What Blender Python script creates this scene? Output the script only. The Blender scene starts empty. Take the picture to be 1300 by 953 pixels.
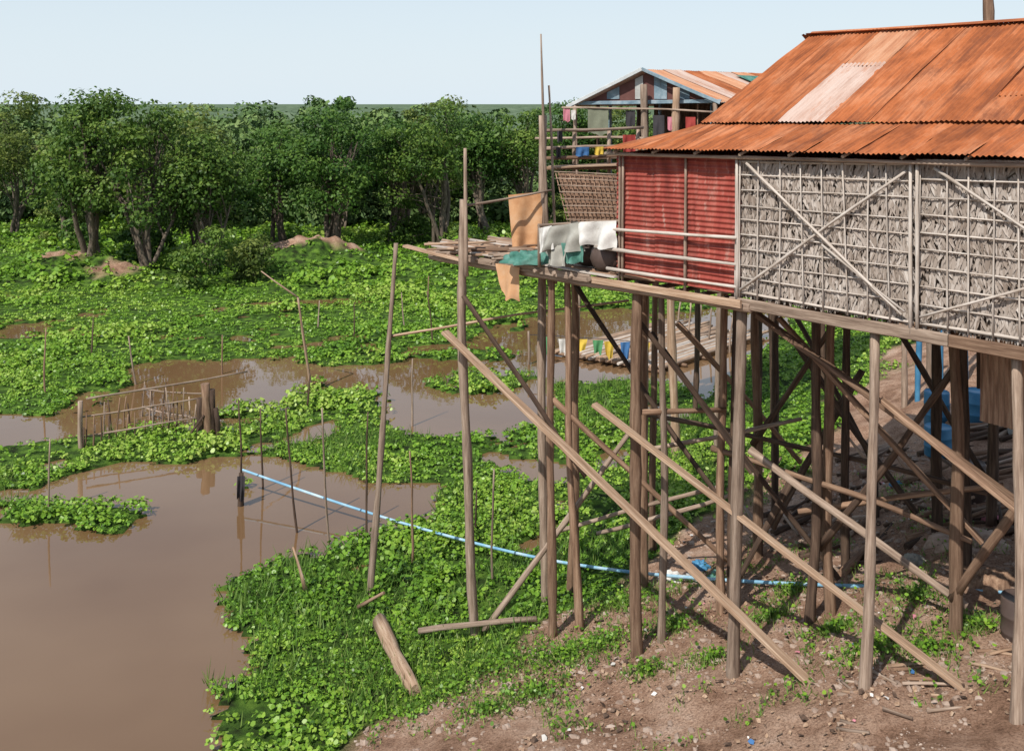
import bpy, math, random
import numpy as np
from mathutils import Vector, Matrix
random.seed(7); rng=np.random.default_rng(7)
scene=bpy.context.scene
COL=scene.collection
WZ=-2.3   # water level

# ------------------------------------------------------------------ helpers
def link(o,parent=None):
    COL.objects.link(o)
    if parent: o.parent=parent
    return o
def empty(name):
    e=bpy.data.objects.new(name,None); e.empty_display_size=.3; return link(e)
def nm(nt,t): return nt.nodes.new(t)
def ramp(nt,cols,lo=.3,hi=.7):
    r=nm(nt,'ShaderNodeValToRGB'); n=len(cols)
    els=r.color_ramp.elements
    while len(els)<n: els.new(.5)
    for i,c in enumerate(cols):
        els[i].position=lo+(hi-lo)*i/(n-1); els[i].color=(c[0],c[1],c[2],1)
    return r
def noise_mat(name,cols,scale=4,stretch=(1,1,1),rough=.85,bump=.3,rand=.25,coord='Object',spec=.25,lo=.3,hi=.7,bdist=.02,metal=0,spots=None,streak=None):
    m=bpy.data.materials.new(name); m.use_nodes=True; nt=m.node_tree
    b=nt.nodes['Principled BSDF']; L=nt.links.new
    tc=nm(nt,'ShaderNodeTexCoord'); mp=nm(nt,'ShaderNodeMapping'); mp.inputs['Scale'].default_value=stretch
    L(tc.outputs[coord],mp.inputs[0])
    oi=nm(nt,'ShaderNodeObjectInfo')
    ad=nm(nt,'ShaderNodeVectorMath'); ad.operation='ADD'
    ml=nm(nt,'ShaderNodeMath'); ml.operation='MULTIPLY'; ml.inputs[1].default_value=37
    L(oi.outputs['Random'],ml.inputs[0]); L(mp.outputs[0],ad.inputs[0]); L(ml.outputs[0],ad.inputs[1])
    n=nm(nt,'ShaderNodeTexNoise'); n.inputs['Scale'].default_value=scale; n.inputs['Detail'].default_value=8; n.inputs['Roughness'].default_value=.65
    L(ad.outputs[0],n.inputs['Vector'])
    r=ramp(nt,cols,lo,hi); L(n.outputs['Fac'],r.inputs[0])
    out=r.outputs[0]
    def over(vec,col,sc_,th,amt,wid=.12):
        nonlocal out
        n2=nm(nt,'ShaderNodeTexNoise'); n2.inputs['Scale'].default_value=sc_; n2.inputs['Detail'].default_value=7; n2.inputs['Roughness'].default_value=.7
        L(vec,n2.inputs['Vector'])
        mr=nm(nt,'ShaderNodeMapRange'); mr.inputs[1].default_value=th; mr.inputs[2].default_value=th+wid; mr.inputs[4].default_value=amt
        L(n2.outputs['Fac'],mr.inputs[0])
        mx=nm(nt,'ShaderNodeMixRGB'); mx.inputs[2].default_value=(*col,1)
        L(mr.outputs[0],mx.inputs[0]); L(out,mx.inputs[1]); out=mx.outputs[0]
    if spots: over(ad.outputs[0],spots[0],spots[1],spots[2],spots[3] if len(spots)>3 else 1)
    if streak:
        mp2=nm(nt,'ShaderNodeMapping'); mp2.inputs['Scale'].default_value=streak[1]; L(tc.outputs[coord],mp2.inputs[0])
        ad2=nm(nt,'ShaderNodeVectorMath'); ad2.operation='ADD'; L(mp2.outputs[0],ad2.inputs[0]); L(ml.outputs[0],ad2.inputs[1])
        over(ad2.outputs[0],streak[0],1.0,streak[2],streak[3],.2)
    hs=nm(nt,'ShaderNodeHueSaturation')
    mr=nm(nt,'ShaderNodeMapRange'); mr.inputs[3].default_value=1-rand; mr.inputs[4].default_value=1+rand
    L(oi.outputs['Random'],mr.inputs[0]); L(mr.outputs[0],hs.inputs['Value']); L(out,hs.inputs['Color'])
    L(hs.outputs[0],b.inputs['Base Color'])
    b.inputs['Roughness'].default_value=rough; b.inputs['Specular IOR Level'].default_value=spec; b.inputs['Metallic'].default_value=metal
    if bump:
        bp=nm(nt,'ShaderNodeBump'); bp.inputs['Strength'].default_value=bump; bp.inputs['Distance'].default_value=bdist
        L(n.outputs['Fac'],bp.inputs['Height']); L(bp.outputs[0],b.inputs['Normal'])
    return m
def leaf_mat(name,cols,trans=.3,rough=.5,spec=.3):
    m=bpy.data.materials.new(name); m.use_nodes=True; nt=m.node_tree; L=nt.links.new
    b=nt.nodes['Principled BSDF']; o=nt.nodes['Material Output']
    a=nm(nt,'ShaderNodeAttribute'); a.attribute_name='rnd'
    r=ramp(nt,cols,0,1); L(a.outputs['Fac'],r.inputs[0])
    L(r.outputs[0],b.inputs['Base Color']); b.inputs['Roughness'].default_value=rough; b.inputs['Specular IOR Level'].default_value=spec
    if trans>0:
        t=nm(nt,'ShaderNodeBsdfTranslucent'); L(r.outputs[0],t.inputs[0])
        mx=nm(nt,'ShaderNodeMixShader'); mx.inputs[0].default_value=trans
        L(b.outputs[0],mx.inputs[1]); L(t.outputs[0],mx.inputs[2]); L(mx.outputs[0],o.inputs[0])
    return m
_g=np.random.default_rng(3).random((256,256))
def vn(x,y,s,seed=0):
    x=np.asarray(x,float)/s+seed*17.3+1000; y=np.asarray(y,float)/s+seed*9.7+1000
    xi=np.floor(x).astype(int); yi=np.floor(y).astype(int); fx=x-xi; fy=y-yi
    fx=fx*fx*(3-2*fx); fy=fy*fy*(3-2*fy)
    g=lambda a,b:_g[a%256,b%256]
    return (g(xi,yi)*(1-fx)+g(xi+1,yi)*fx)*(1-fy)+(g(xi,yi+1)*(1-fx)+g(xi+1,yi+1)*fx)*fy
def fbm(x,y,s,seed=0): return (vn(x,y,s,seed)+.5*vn(x,y,s/2,seed+1)+.25*vn(x,y,s/4,seed+2))/1.75
def inpoly(x,y,poly):
    c=np.zeros(x.shape,bool); n=len(poly)
    for i in range(n):
        x1,y1=poly[i]; x2,y2=poly[(i+1)%n]
        if y1==y2: continue
        k=((y1>y)!=(y2>y))&(x<(x2-x1)*(y-y1)/(y2-y1)+x1); c^=k
    return c
def cloud(name,C,T,B,shape,mat,rnd,parent=None,N=None):
    shape=np.array(shape,float); K=len(shape); n=len(C)
    V=C[:,None,:]+shape[None,:,0:1]*T[:,None,:]+shape[None,:,1:2]*B[:,None,:]
    if N is not None and shape.shape[1]>2: V=V+shape[None,:,2:3]*N[:,None,:]
    me=bpy.data.meshes.new(name)
    me.vertices.add(n*K); me.vertices.foreach_set('co',V.astype(np.float32).ravel())
    me.loops.add(n*K); me.loops.foreach_set('vertex_index',np.arange(n*K,dtype=np.int32))
    me.polygons.add(n); me.polygons.foreach_set('loop_start',np.arange(0,n*K,K,dtype=np.int32))
    me.update(calc_edges=True)
    at=me.attributes.new('rnd','FLOAT','POINT'); at.data.foreach_set('value',np.repeat(rnd,K).astype(np.float32))
    me.materials.append(mat)
    return link(bpy.data.objects.new(name,me),parent)
def unit(a): return a/(np.linalg.norm(a,axis=1,keepdims=True)+1e-9)
def basis(N,r=rng):
    R=unit(r.normal(size=N.shape)); T=unit(np.cross(N,R)); return T,np.cross(N,T)
def mesh_obj(name,V,F,mat,parent=None,smooth=False):
    me=bpy.data.meshes.new(name); me.from_pydata([tuple(v) for v in V],[],F); me.update()
    if mat: me.materials.append(mat)
    if smooth:
        for p in me.polygons: p.use_smooth=True
    return link(bpy.data.objects.new(name,me),parent)
def pole(name,p0,p1,r0,r1,mat,parent=None,bend=.012,sides=9):
    p0=Vector(p0); p1=Vector(p1); d=p1-p0; Ln=d.length; seg=max(3,int(Ln*2.2))
    V=[];F=[]; ph=random.random()*6; ph2=random.random()*6; bx=random.uniform(-1,1)*bend*Ln; by=random.uniform(-1,1)*bend*Ln
    kn=[random.uniform(.88,1.14) for _ in range(seg+1)]
    for i in range(seg+1):
        f=i/seg; r=(r0+(r1-r0)*f)*kn[i]
        cx=bx*math.sin(math.pi*f)+.35*bx*math.sin(f*7+ph)*math.sin(math.pi*f); cy=by*math.sin(math.pi*f)+.35*by*math.sin(f*9+ph2)*math.sin(math.pi*f)
        for j in range(sides):
            a=2*math.pi*j/sides; rr=r*(1+.07*math.sin(3*a+ph)+random.uniform(-.04,.04))
            V.append((cx+rr*math.cos(a),cy+rr*math.sin(a),f*Ln))
    for i in range(seg):
        for j in range(sides):
            a=i*sides+j; b=i*sides+(j+1)%sides; F.append((a,b,b+sides,a+sides))
    F.append(tuple(range(sides-1,-1,-1))); F.append(tuple(range(seg*sides,(seg+1)*sides)))
    o=mesh_obj(name,V,F,mat,parent)
    for p in o.data.polygons[:-2]: p.use_smooth=True
    q=d.to_track_quat('Z','Y'); o.matrix_world=Matrix.Translation(p0)@q.to_matrix().to_4x4()
    return o
def plank(name,p0,p1,w,th,mat,parent=None,roll=0.,up=(0,0,1)):
    p0=Vector(p0); p1=Vector(p1); d=(p1-p0); Ln=d.length; z=d.normalized()
    y=Vector(up).cross(z)
    if y.length<.05: y=Vector((1,0,0)).cross(z)
    y.normalize(); x=y.cross(z)
    seg=max(2,int(Ln*1.5)); V=[];F=[]
    c=min(w,th)*.18
    prof=[(-th/2,-w/2+c),(-th/2+c,-w/2),(th/2-c,-w/2),(th/2,-w/2+c),(th/2,w/2-c),(th/2-c,w/2),(-th/2+c,w/2),(-th/2,w/2-c)]
    for i in range(seg+1):
        f=i/seg; j=random.uniform(.93,1.05); o=random.uniform(-.007,.007)
        for a,b in prof: V.append((a*j+o,b*j+o,f*Ln))
    for i in range(seg):
        for j in range(8):
            a=i*8+j;b=i*8+(j+1)%8; F.append((a,b,b+8,a+8))
    F.append(tuple(range(7,-1,-1))); F.append(tuple(range(seg*8,seg*8+8)))
    ob=mesh_obj(name,V,F,mat,parent)
    M=Matrix((x,y,z)).transposed()@Matrix.Rotation(roll,3,'Z')
    ob.matrix_world=Matrix.Translation(p0)@M.to_4x4(); return ob
def corr(name,A,B,C,D,pitch,amp,mat,parent=None,nv=7,jit=.004):
    A,B,C,D=[np.array(q,float) for q in (A,B,C,D)]
    Lu=np.linalg.norm(B-A); Lv=np.linalg.norm(D-A); nu=max(8,int(Lu/pitch*8))
    u=np.linspace(0,1,nu+1)[None,:,None]; v=np.linspace(0,1,nv+1)[:,None,None]
    P=(A*(1-u)+B*u)*(1-v)+(D*(1-u)+C*u)*v
    N=np.cross(B-A,D-A); N/=np.linalg.norm(N)
    if N[2]<0: N=-N
    ph=random.random()*6
    P=P+N*(amp*np.sin(2*np.pi*u*Lu/pitch+ph)+jit*rng.normal(size=(nv+1,1,1))+jit*1.5*np.sin(u*9+v*5+ph))
    V=P.reshape(-1,3); F=[]
    for i in range(nv):
        for j in range(nu):
            a=i*(nu+1)+j; F.append((a,a+1,a+nu+2,a+nu+1))
    o=mesh_obj(name,V,F,mat,parent,True)
    uv=o.data.uv_layers.new(name='UVMap'); li=np.zeros(len(o.data.loops),int); o.data.loops.foreach_get('vertex_index',li)
    U=np.stack([(li%(nu+1))/nu*Lu,(li//(nu+1))/nv*Lv],1); uv.data.foreach_set('uv',U.astype(np.float32).ravel())
    return o
def cloth(name,A,B,C,D,mat,parent=None,fold=.04,nf=5,nu=24,nv=16,droop=.0):
    A,B,C,D=[np.array(q,float) for q in (A,B,C,D)]
    u=np.linspace(0,1,nu+1)[None,:,None]; v=np.linspace(0,1,nv+1)[:,None,None]
    P=(A*(1-u)+B*u)*(1-v)+(D*(1-u)+C*u)*v
    N=np.cross(B-A,D-A); N/=np.linalg.norm(N); ph=random.random()*6
    P=P+N*fold*(.3+v)*(np.sin(u*nf*2*np.pi+ph+v*1.5)+.5*np.sin(u*nf*3.7+v*4+ph)+.25*np.sin(v*9+u*5+ph))
    P[:,:,2:3]-=droop*(np.sin(np.pi*u)*(1-v)*.5)+v*(.06*np.sin(u*7+ph)+.03*np.sin(u*17+ph))*np.linalg.norm(D-A)
    F=[(i*(nu+1)+j,i*(nu+1)+j+1,(i+1)*(nu+1)+j+1,(i+1)*(nu+1)+j) for i in range(nv) for j in range(nu)]
    return mesh_obj(name,P.reshape(-1,3),F,mat,parent,True)

# ------------------------------------------------------------------ materials
M_old=noise_mat('weathered_wood',[(.14,.095,.070),(.28,.205,.155),(.43,.335,.265)],3,(6,6,.5),rand=.22,bump=.7,streak=((.06,.04,.03),(14,14,.8),.55,.7))
M_brown=noise_mat('brown_timber',[(.11,.062,.040),(.22,.135,.088),(.35,.235,.16)],3,(6,6,.5),rand=.28,bump=.7,streak=((.05,.03,.02),(14,14,.8),.55,.7))
M_tan=noise_mat('sunbleached_timber',[(.20,.12,.075),(.36,.24,.16),(.50,.38,.28)],3,(6,6,.4),rand=.15,bump=.6,streak=((.12,.07,.045),(16,16,.6),.55,.6))
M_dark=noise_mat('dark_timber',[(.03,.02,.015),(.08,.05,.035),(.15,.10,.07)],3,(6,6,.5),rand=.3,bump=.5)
M_bamboo=noise_mat('bleached_bamboo',[(.32,.26,.21),(.48,.42,.37),(.60,.55,.50)],4,(5,5,.6),rand=.12,bump=.3)
M_rust=noise_mat('rusty_iron',[(.26,.078,.028),(.41,.128,.045),(.50,.20,.095)],1.4,(1.2,.6,1),rand=.10,coord='UV',rough=.8,bump=.15,spec=.2,spots=((.20,.068,.034),1.7,.56,.75),streak=((.14,.050,.028),(13,.55,1),.46,.75),lo=.36,hi=.64)
M_pale=noise_mat('pale_iron',[(.40,.25,.19),(.50,.37,.31),(.55,.45,.40)],2.2,(1.6,.35,1),rand=.05,coord='UV',rough=.65,bump=.1,spec=.3,spots=((.42,.20,.12),2.5,.54),streak=((.30,.16,.11),(12,.7,1),.50,.7))
M_pale2=noise_mat('tan_iron',[(.40,.16,.08),(.50,.25,.14),(.56,.33,.21)],2.2,(1.6,.35,1),rand=.05,coord='UV',rough=.65,bump=.1,spec=.3,streak=((.26,.10,.05),(12,.7,1),.50,.7))
M_red=noise_mat('red_painted_iron',[(.21,.036,.028),(.30,.062,.045),(.38,.13,.10)],2,(.5,2.5,1),rand=.07,coord='UV',rough=.65,bump=.1,spec=.25,spots=((.40,.24,.20),4,.58,.8),streak=((.14,.035,.025),(.6,4,1),.50,.7))
M_back=noise_mat('thatch_backing',[(.09,.065,.05),(.17,.13,.10)],8,rand=.05)
M_thatch=leaf_mat('dry_palm_leaf',[(.17,.125,.095),(.30,.245,.205),(.42,.36,.315),(.56,.51,.465)],.06,.6)
M_hya=leaf_mat('hyacinth_leaf',[(.050,.115,.014),(.115,.25,.022),(.19,.36,.032),(.29,.45,.055),(.44,.56,.12)],.30,.40,.4)
M_grass=leaf_mat('grass_blade',[(.06,.14,.02),(.15,.28,.045),(.34,.38,.13)],.3,.5)
TM=[leaf_mat('tree_leaf',[(.022,.050,.010),(.060,.125,.020),(.135,.220,.036),(.25,.33,.070)],.32,.5,.25),
    leaf_mat('tree_leaf_olive',[(.030,.052,.012),(.082,.125,.026),(.175,.225,.046),(.29,.33,.085)],.32,.5,.25),
    leaf_mat('tree_leaf_deep',[(.016,.044,.010),(.044,.108,.018),(.095,.185,.030),(.18,.28,.05)],.32,.5,.25)]
M_tree2=leaf_mat('far_tree_leaf',[(.045,.085,.034),(.085,.150,.046),(.14,.21,.062),(.20,.27,.09)],0,.6,.2)
M_bark=noise_mat('bark',[(.05,.038,.028),(.13,.10,.075),(.24,.20,.16)],3,(5,5,.6),rand=.2)
M_white=noise_mat('white_cloth',[(.42,.40,.37),(.60,.58,.55),(.72,.71,.68)],3,rand=.05,bump=.2)
M_grey=noise_mat('grey_cloth',[(.22,.21,.18),(.38,.37,.33)],3,rand=.05)
M_tarp=noise_mat('tan_cloth',[(.42,.20,.09),(.56,.31,.16),(.60,.39,.24)],2.2,rand=.05)
M_teal=noise_mat('green_cloth',[(.03,.12,.09),(.08,.21,.17),(.15,.28,.24)],5,rand=.1)
M_blue=noise_mat('blue_plastic',[(.04,.16,.30),(.08,.25,.42)],3,rand=.1,rough=.45,bump=0)
M_pipe=noise_mat('faded_blue_pipe',[(.12,.28,.44),(.22,.42,.56),(.55,.63,.67)],1.2,rough=.45,bump=0,rand=0)
def plain(n,c,rough=.75): return noise_mat(n,[tuple(k*.75 for k in c),c],5,rough=rough,rand=.08,bump=.15)
M_y=plain('yellow_cloth',(.66,.46,.07)); M_g=plain('lime_cloth',(.10,.30,.13)); M_p=plain('pink_cloth',(.58,.22,.27)); M_r=plain('red_cloth',(.40,.06,.05)); M_bl=plain('blue_cloth',(.06,.17,.38)); M_dk=plain('dark_cloth',(.05,.045,.05)); M_ol=plain('olive_cloth',(.20,.21,.15))
M_pot=plain('clay_pot',(.10,.07,.06),.5)
M_bluewood=noise_mat('blue_painted_board',[(.11,.17,.22),(.20,.28,.33),(.36,.42,.46)],3,rand=.15,streak=((.08,.06,.05),(12,12,.8),.54,.7))
M_whitewood=noise_mat('white_painted_board',[(.40,.42,.43),(.62,.64,.64)],4,rand=.05)
M_stone=noise_mat('stone',[(.22,.15,.115),(.38,.28,.22),(.54,.44,.37)],3,rand=.2)
M_plastic=noise_mat('grey_sheet',[(.3,.3,.29),(.45,.45,.43)],3,rand=.1)

# ------------------------------------------------------------------ terrain
K=1.028
def sc(p): return [(a*K,b*K) for a,b in p]
W1=sc([(-60,27.6),(-13.4,28.5),(-12.4,29.9),(-10.8,30.4),(-8.5,31.4),(-7.3,31.05),(-5.25,29.7),(-4,29),(-2.3,28.2),(-2.2,26.3),(-3.54,24.9),(-4.7,24.5),(-5.7,23.9),(-6.1,23.1),(-6.2,22.3),(-5.5,20.5),(-4.65,19.8),(-4.65,19.2),(-5.4,19.0),(-5.0,16.9),(-4.0,10),(-4,-10),(-60,-10)])
ISL=sc([(-18,27.6),(-11.1,27.4),(-9.6,26.7),(-10.2,25.6),(-12.9,25.9),(-18,26)])
W2=sc([(-60,35.5),(-26,34.8),(-15.8,34.9),(-14.9,36.8),(-15,38.9),(-15.6,41.8),(-14.1,42.8),(-10.4,42.8),(-8.1,41.8),(-5.7,42),(-4.4,42.8),(-4.5,45.2),(-1.8,46.4),(-.4,49.2),(1.6,52.3),(5.7,53.3),(7.8,52),(10,53),(14,52),(13,44),(8.6,36.5),(7.6,35.9),(6.7,37.8),(6.2,39.4),(4.3,39.2),(1.5,39.4),(1.3,38.3),(1.2,35.4),(-.1,32.4),(-1,33.0),(-2.9,33.4),(-4.1,34.6),(-4.9,37.6),(-7,38.4),(-8.0,37.4),(-7.9,36.0),(-8.6,34.5),(-9.2,33.3),(-10.8,33.5),(-13.7,32.9),(-14.6,32.1),(-26,31.8),(-60,31)])
MATE=sc([(-3.7,38.9),(-1.6,41),(.9,40.1),(-.3,38.2),(-2.6,37.8)])
MATF=sc([(-4.4,43.4),(-2.0,44.6),(.6,43.6),(-.8,42.8),(-3,42.4)])
W3=sc([(-60,60),(-34,58.5),(-26.0,56.8),(-29,55.2),(-60,55)])
W4=sc([(-15,54.5),(-9,56),(-7,55.2),(-12,53.6)])
W5=sc([(-40,47.5),(-22,48.2),(-17,47.2),(-24,46.6),(-40,46.3)])
W6=sc([(-7.5,32.5),(-6.6,34.2),(-5.9,33.6),(-6.6,32.2)])
def sfun(x,y): return (x+3.5)*.89-(y-18.5)*.456
def open_water(x,y,g=0):
    xj=x+1.3*(fbm(x,y,1.6,4)-.5)+.5*(vn(x,y,.35,14)-.5); yj=y+1.5*(fbm(x,y,1.6,8)-.5)+.5*(vn(x,y,.35,18)-.5)
    w=(inpoly(xj,yj,W1)&~inpoly(xj,yj,ISL))|(inpoly(xj,yj,W2)&~inpoly(xj,yj,MATE)&~inpoly(xj,yj,MATF))|inpoly(xj,yj,W3)|inpoly(xj,yj,W4)|inpoly(xj,yj,W5)|inpoly(xj,yj,W6)
    f=fbm(x,y,2.4,77)
    w=w&~((f>.79)&(y>29))
    w=w|((fbm(x,y,1.9,91)<.285)&(y>24)&(y<56))
    return w&(sfun(x,y)<.6)
MOUNDS=[(-28.5,65,3.2,1.3),(-24,63.5,2.6,.8),(-15.5,69,3.2,1.2),(-12,70,2.6,.8)]
def base_z(x,y):
    s=sfun(x,y)
    zb=np.interp(s,[-.2,.6,1.4,2.6,5.25,7.3,9.5,12,16,30],[-2.24,-2.2,-2.12,-1.85,-1.07,-.52,.33,.7,1.0,1.2])
    zb=zb+(fbm(x,y,1.3,2)-.5)*.3*np.clip(s/3,0,1)
    z=np.where(s>.0,zb,-2.24+.0*x)
    far=np.clip((y-62)/10,0,1)*(s<=0)
    z=z+far*(.25+.4*fbm(x,y,9,5))
    for mx,my,r,h in MOUNDS:
        z=z+h*np.exp(-((x-mx)**2+(y-my)**2)/(r*r))*(.5+1.0*fbm(x,y,1.2,3))
    return z
def gz(x,y): return float(base_z(np.array([float(x)]),np.array([float(y)]))[0])
def soilmask(x,y):
    s=sfun(x,y)
    thr=np.interp(y,[18,19,20,21.5,24,26,40],[1.5,1.9,2.6,4.0,4.9,5.8,6.9])+1.9*(fbm(x,y,1.8,11)-.5)*2
    m=np.clip((s-thr)/.5+.5,0,1)
    for mx,my,r,h in MOUNDS:
        d=np.sqrt((x-mx)**2+((y-my)*1.3)**2)/r+1.8*(fbm(x,y,1.8,9)-.5)
        m=np.maximum(m,np.clip((.7-d)/.3,0,1))
    return m
xs=np.concatenate([-np.geomspace(3500,31,26),np.arange(-30,26,.22),np.geomspace(27,3500,26)])
ys=np.concatenate([[-200,-60,-20,-5,2],np.arange(6,75,.22),np.geomspace(76,4500,34)])
X,Y=np.meshgrid(xs,ys); Z=base_z(X,Y); ow=open_water(X,Y); Z=np.where(ow,-2.9,Z)
nx=len(xs); idx=np.arange(nx*len(ys)).reshape(len(ys),nx)
F=np.stack([idx[:-1,:-1],idx[:-1,1:],idx[1:,1:],idx[1:,:-1]],-1).reshape(-1,4)
me=bpy.data.meshes.new('ground'); V=np.stack([X,Y,Z],-1).reshape(-1,3)
me.vertices.add(len(V)); me.vertices.foreach_set('co',V.astype(np.float32).ravel())
me.loops.add(F.size); me.loops.foreach_set('vertex_index',F.ravel().astype(np.int32))
me.polygons.add(len(F)); me.polygons.foreach_set('loop_start',np.arange(0,F.size,4,dtype=np.int32)); me.update(calc_edges=True)
at=me.attributes.new('soil','FLOAT','POINT'); at.data.foreach_set('value',soilmask(X,Y).astype(np.float32).ravel())
me.polygons.foreach_set('use_smooth',np.ones(len(F),bool))
ground=link(bpy.data.objects.new('ground',me))
gm=bpy.data.materials.new('bank_soil'); gm.use_nodes=True; nt=gm.node_tree; L=nt.links.new; b=nt.nodes['Principled BSDF']
tc=nm(nt,'ShaderNodeTexCoord'); n1=nm(nt,'ShaderNodeTexNoise'); n1.inputs['Scale'].default_value=.9; n1.inputs['Detail'].default_value=14; n1.inputs['Roughness'].default_value=.75
L(tc.outputs['Object'],n1.inputs[0]); r1=ramp(nt,[(.15,.085,.056),(.31,.19,.130),(.44,.295,.215),(.54,.40,.315)],.33,.68); L(n1.outputs[0],r1.inputs[0])
n3=nm(nt,'ShaderNodeTexNoise'); n3.inputs['Scale'].default_value=26; n3.inputs['Detail'].default_value=6; n3.inputs['Roughness'].default_value=.8; L(tc.outputs['Object'],n3.inputs[0])
mv=nm(nt,'ShaderNodeMixRGB'); mv.blend_type='MULTIPLY'; mv.inputs[0].default_value=.85; L(r1.outputs[0],mv.inputs[1])
rv=ramp(nt,[(.40,.35,.31),(1,.97,.95),(1.3,1.28,1.25)],.38,.62); L(n3.outputs[0],rv.inputs[0]); L(rv.outputs[0],mv.inputs[2])
n2=nm(nt,'ShaderNodeTexNoise'); n2.inputs['Scale'].default_value=2.2; n2.inputs['Detail'].default_value=10; L(tc.outputs['Object'],n2.inputs[0])
r2=ramp(nt,[(.022,.032,.011),(.055,.11,.018),(.12,.21,.030)],.35,.65); L(n2.outputs[0],r2.inputs[0])
a=nm(nt,'ShaderNodeAttribute'); a.attribute_name='soil'
mx=nm(nt,'ShaderNodeMixRGB'); L(a.outputs['Fac'],mx.inputs[0]); L(r2.outputs[0],mx.inputs[1]); L(mv.outputs[0],mx.inputs[2]); L(mx.outputs[0],b.inputs['Base Color'])
b.inputs['Roughness'].default_value=.95; b.inputs['Specular IOR Level'].default_value=.1
bp=nm(nt,'ShaderNodeBump'); bp.inputs['Strength'].default_value=.8; bp.inputs['Distance'].default_value=.04; L(n3.outputs[0],bp.inputs['Height'])
bp2=nm(nt,'ShaderNodeBump'); bp2.inputs['Strength'].default_value=.8; bp2.inputs['Distance'].default_value=.18; L(n1.outputs[0],bp2.inputs['Height']); L(bp.outputs[0],bp2.inputs['Normal']); L(bp2.outputs[0],b.inputs['Normal'])
me.materials.append(gm)

# water
wm=bpy.data.materials.new('muddy_water'); wm.use_nodes=True; nt=wm.node_tree; L=nt.links.new; b=nt.nodes['Principled BSDF']
tc=nm(nt,'ShaderNodeTexCoord'); n1=nm(nt,'ShaderNodeTexNoise'); n1.inputs['Scale'].default_value=.12; n1.inputs['Detail'].default_value=4; L(tc.outputs['Object'],n1.inputs[0])
r1=ramp(nt,[(.150,.082,.038),(.200,.120,.062)],.35,.65); L(n1.outputs[0],r1.inputs[0]); L(r1.outputs[0],b.inputs['Base Color'])
b.inputs['Roughness'].default_value=.02; b.inputs['IOR'].default_value=1.45; b.inputs['Specular IOR Level'].default_value=.85
n2=nm(nt,'ShaderNodeTexNoise'); n2.inputs['Scale'].default_value=1.6; n2.inputs['Detail'].default_value=3; L(tc.outputs['Object'],n2.inputs[0])
bp=nm(nt,'ShaderNodeBump'); bp.inputs['Strength'].default_value=.04; bp.inputs['Distance'].default_value=.05; L(n2.outputs[0],bp.inputs['Height']); L(bp.outputs[0],b.inputs['Normal'])
mesh_obj('water',[(-3000,-200,WZ),(400,-200,WZ),(400,3000,WZ),(-3000,3000,WZ)],[(0,1,2,3)],wm)

# ------------------------------------------------------------------ hyacinth: rosettes of rounded leaves
HEX=[(math.cos(a)*.5,math.sin(a)*.5*.82,.12*math.cos(2*a)) for a in np.linspace(0,2*math.pi,7)[:-1]]
Cs=[];Ss=[];Ns=[];Rs=[]
def scatter(x0,x1,y0,y1,dens,size,per=7):
    n=int((x1-x0)*(y1-y0)*dens/per); x=rng.uniform(x0,x1,n); y=rng.uniform(y0,y1,n)
    k=(np.abs(x)<y*.56+4)&~open_water(x,y); x=x[k];y=y[k]
    k=rng.random(len(x))>soilmask(x,y)*1.02; x=x[k];y=y[k]
    cl=fbm(x,y,1.5,21); k=rng.random(len(x))<np.clip(.32+2.6*(cl-.28),.10,1); x=x[k];y=y[k];cl=cl[k]
    m=len(x); pr=rng.random(m); tall=np.clip(fbm(x,y,2.8,61)-.35,0,.5)*2
    i=np.repeat(np.arange(m),per); nn=len(i)
    a=rng.uniform(0,6.283,nn); ps=size*(.55+.75*tall+.3*pr)
    d=ps[i]*rng.uniform(.25,1.45,nn); th=rng.normal(.15,.22,nn)+d/ps[i]*.55
    xx=x[i]+d*np.cos(a); yy=y[i]+d*np.sin(a)
    z=np.maximum(base_z(x,y),WZ)[i]+.03+ps[i]*(.35+2.4*tall[i])*(1.15-.45*d/ps[i])*rng.uniform(.5,1.2,nn)
    Cs.append(np.stack([xx,yy,z],1)); Ss.append(ps[i]*rng.uniform(.6,1.2,nn)*1.0)
    Ns.append(unit(np.stack([np.cos(a)*np.sin(th)+rng.normal(0,.22,nn),np.sin(a)*np.sin(th)+rng.normal(0,.22,nn),np.cos(th)],1)))
    Rs.append(np.clip(.34*pr[i]+.34*rng.random(nn)+.75*(fbm(xx,yy,3.2,31)-.30)+.15*tall[i]-.03,0,1)*np.where(rng.random(nn)<.04,.15,1))
scatter(-18,14,14,24,400,.090); scatter(-20,14,24,32,330,.094); scatter(-28,16,32,44,200,.115)
scatter(-38,22,44,60,105,.15); scatter(-55,45,60,100,28,.26)
C=np.concatenate(Cs); S=np.concatenate(Ss); N=np.concatenate(Ns); rv=np.concatenate(Rs); T,B=basis(N)
cloud('water_hyacinth',C,T*S[:,None],B*S[:,None],HEX,M_hya,rv,None,N*S[:,None])
n=40000; x=rng.uniform(-16,8,n); y=rng.uniform(17,42,n); k=(fbm(x,y,2.2,140)>.54)&~open_water(x,y)&(soilmask(x,y)<.3); x=x[k];y=y[k]; n=len(x)
up=unit(np.stack([rng.normal(0,.4,n),rng.normal(0,.4,n),np.ones(n)],1)); T=unit(np.cross(up,rng.normal(size=(n,3)))); h=rng.uniform(.2,.5,n)[:,None]
cloud('marsh_grass',np.column_stack([x,y,base_z(x,y)]),T*.026,up*h,[(-.5,0),(.5,0),(.35,.6),(0,1)],M_grass,rng.random(n)*.8)

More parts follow.
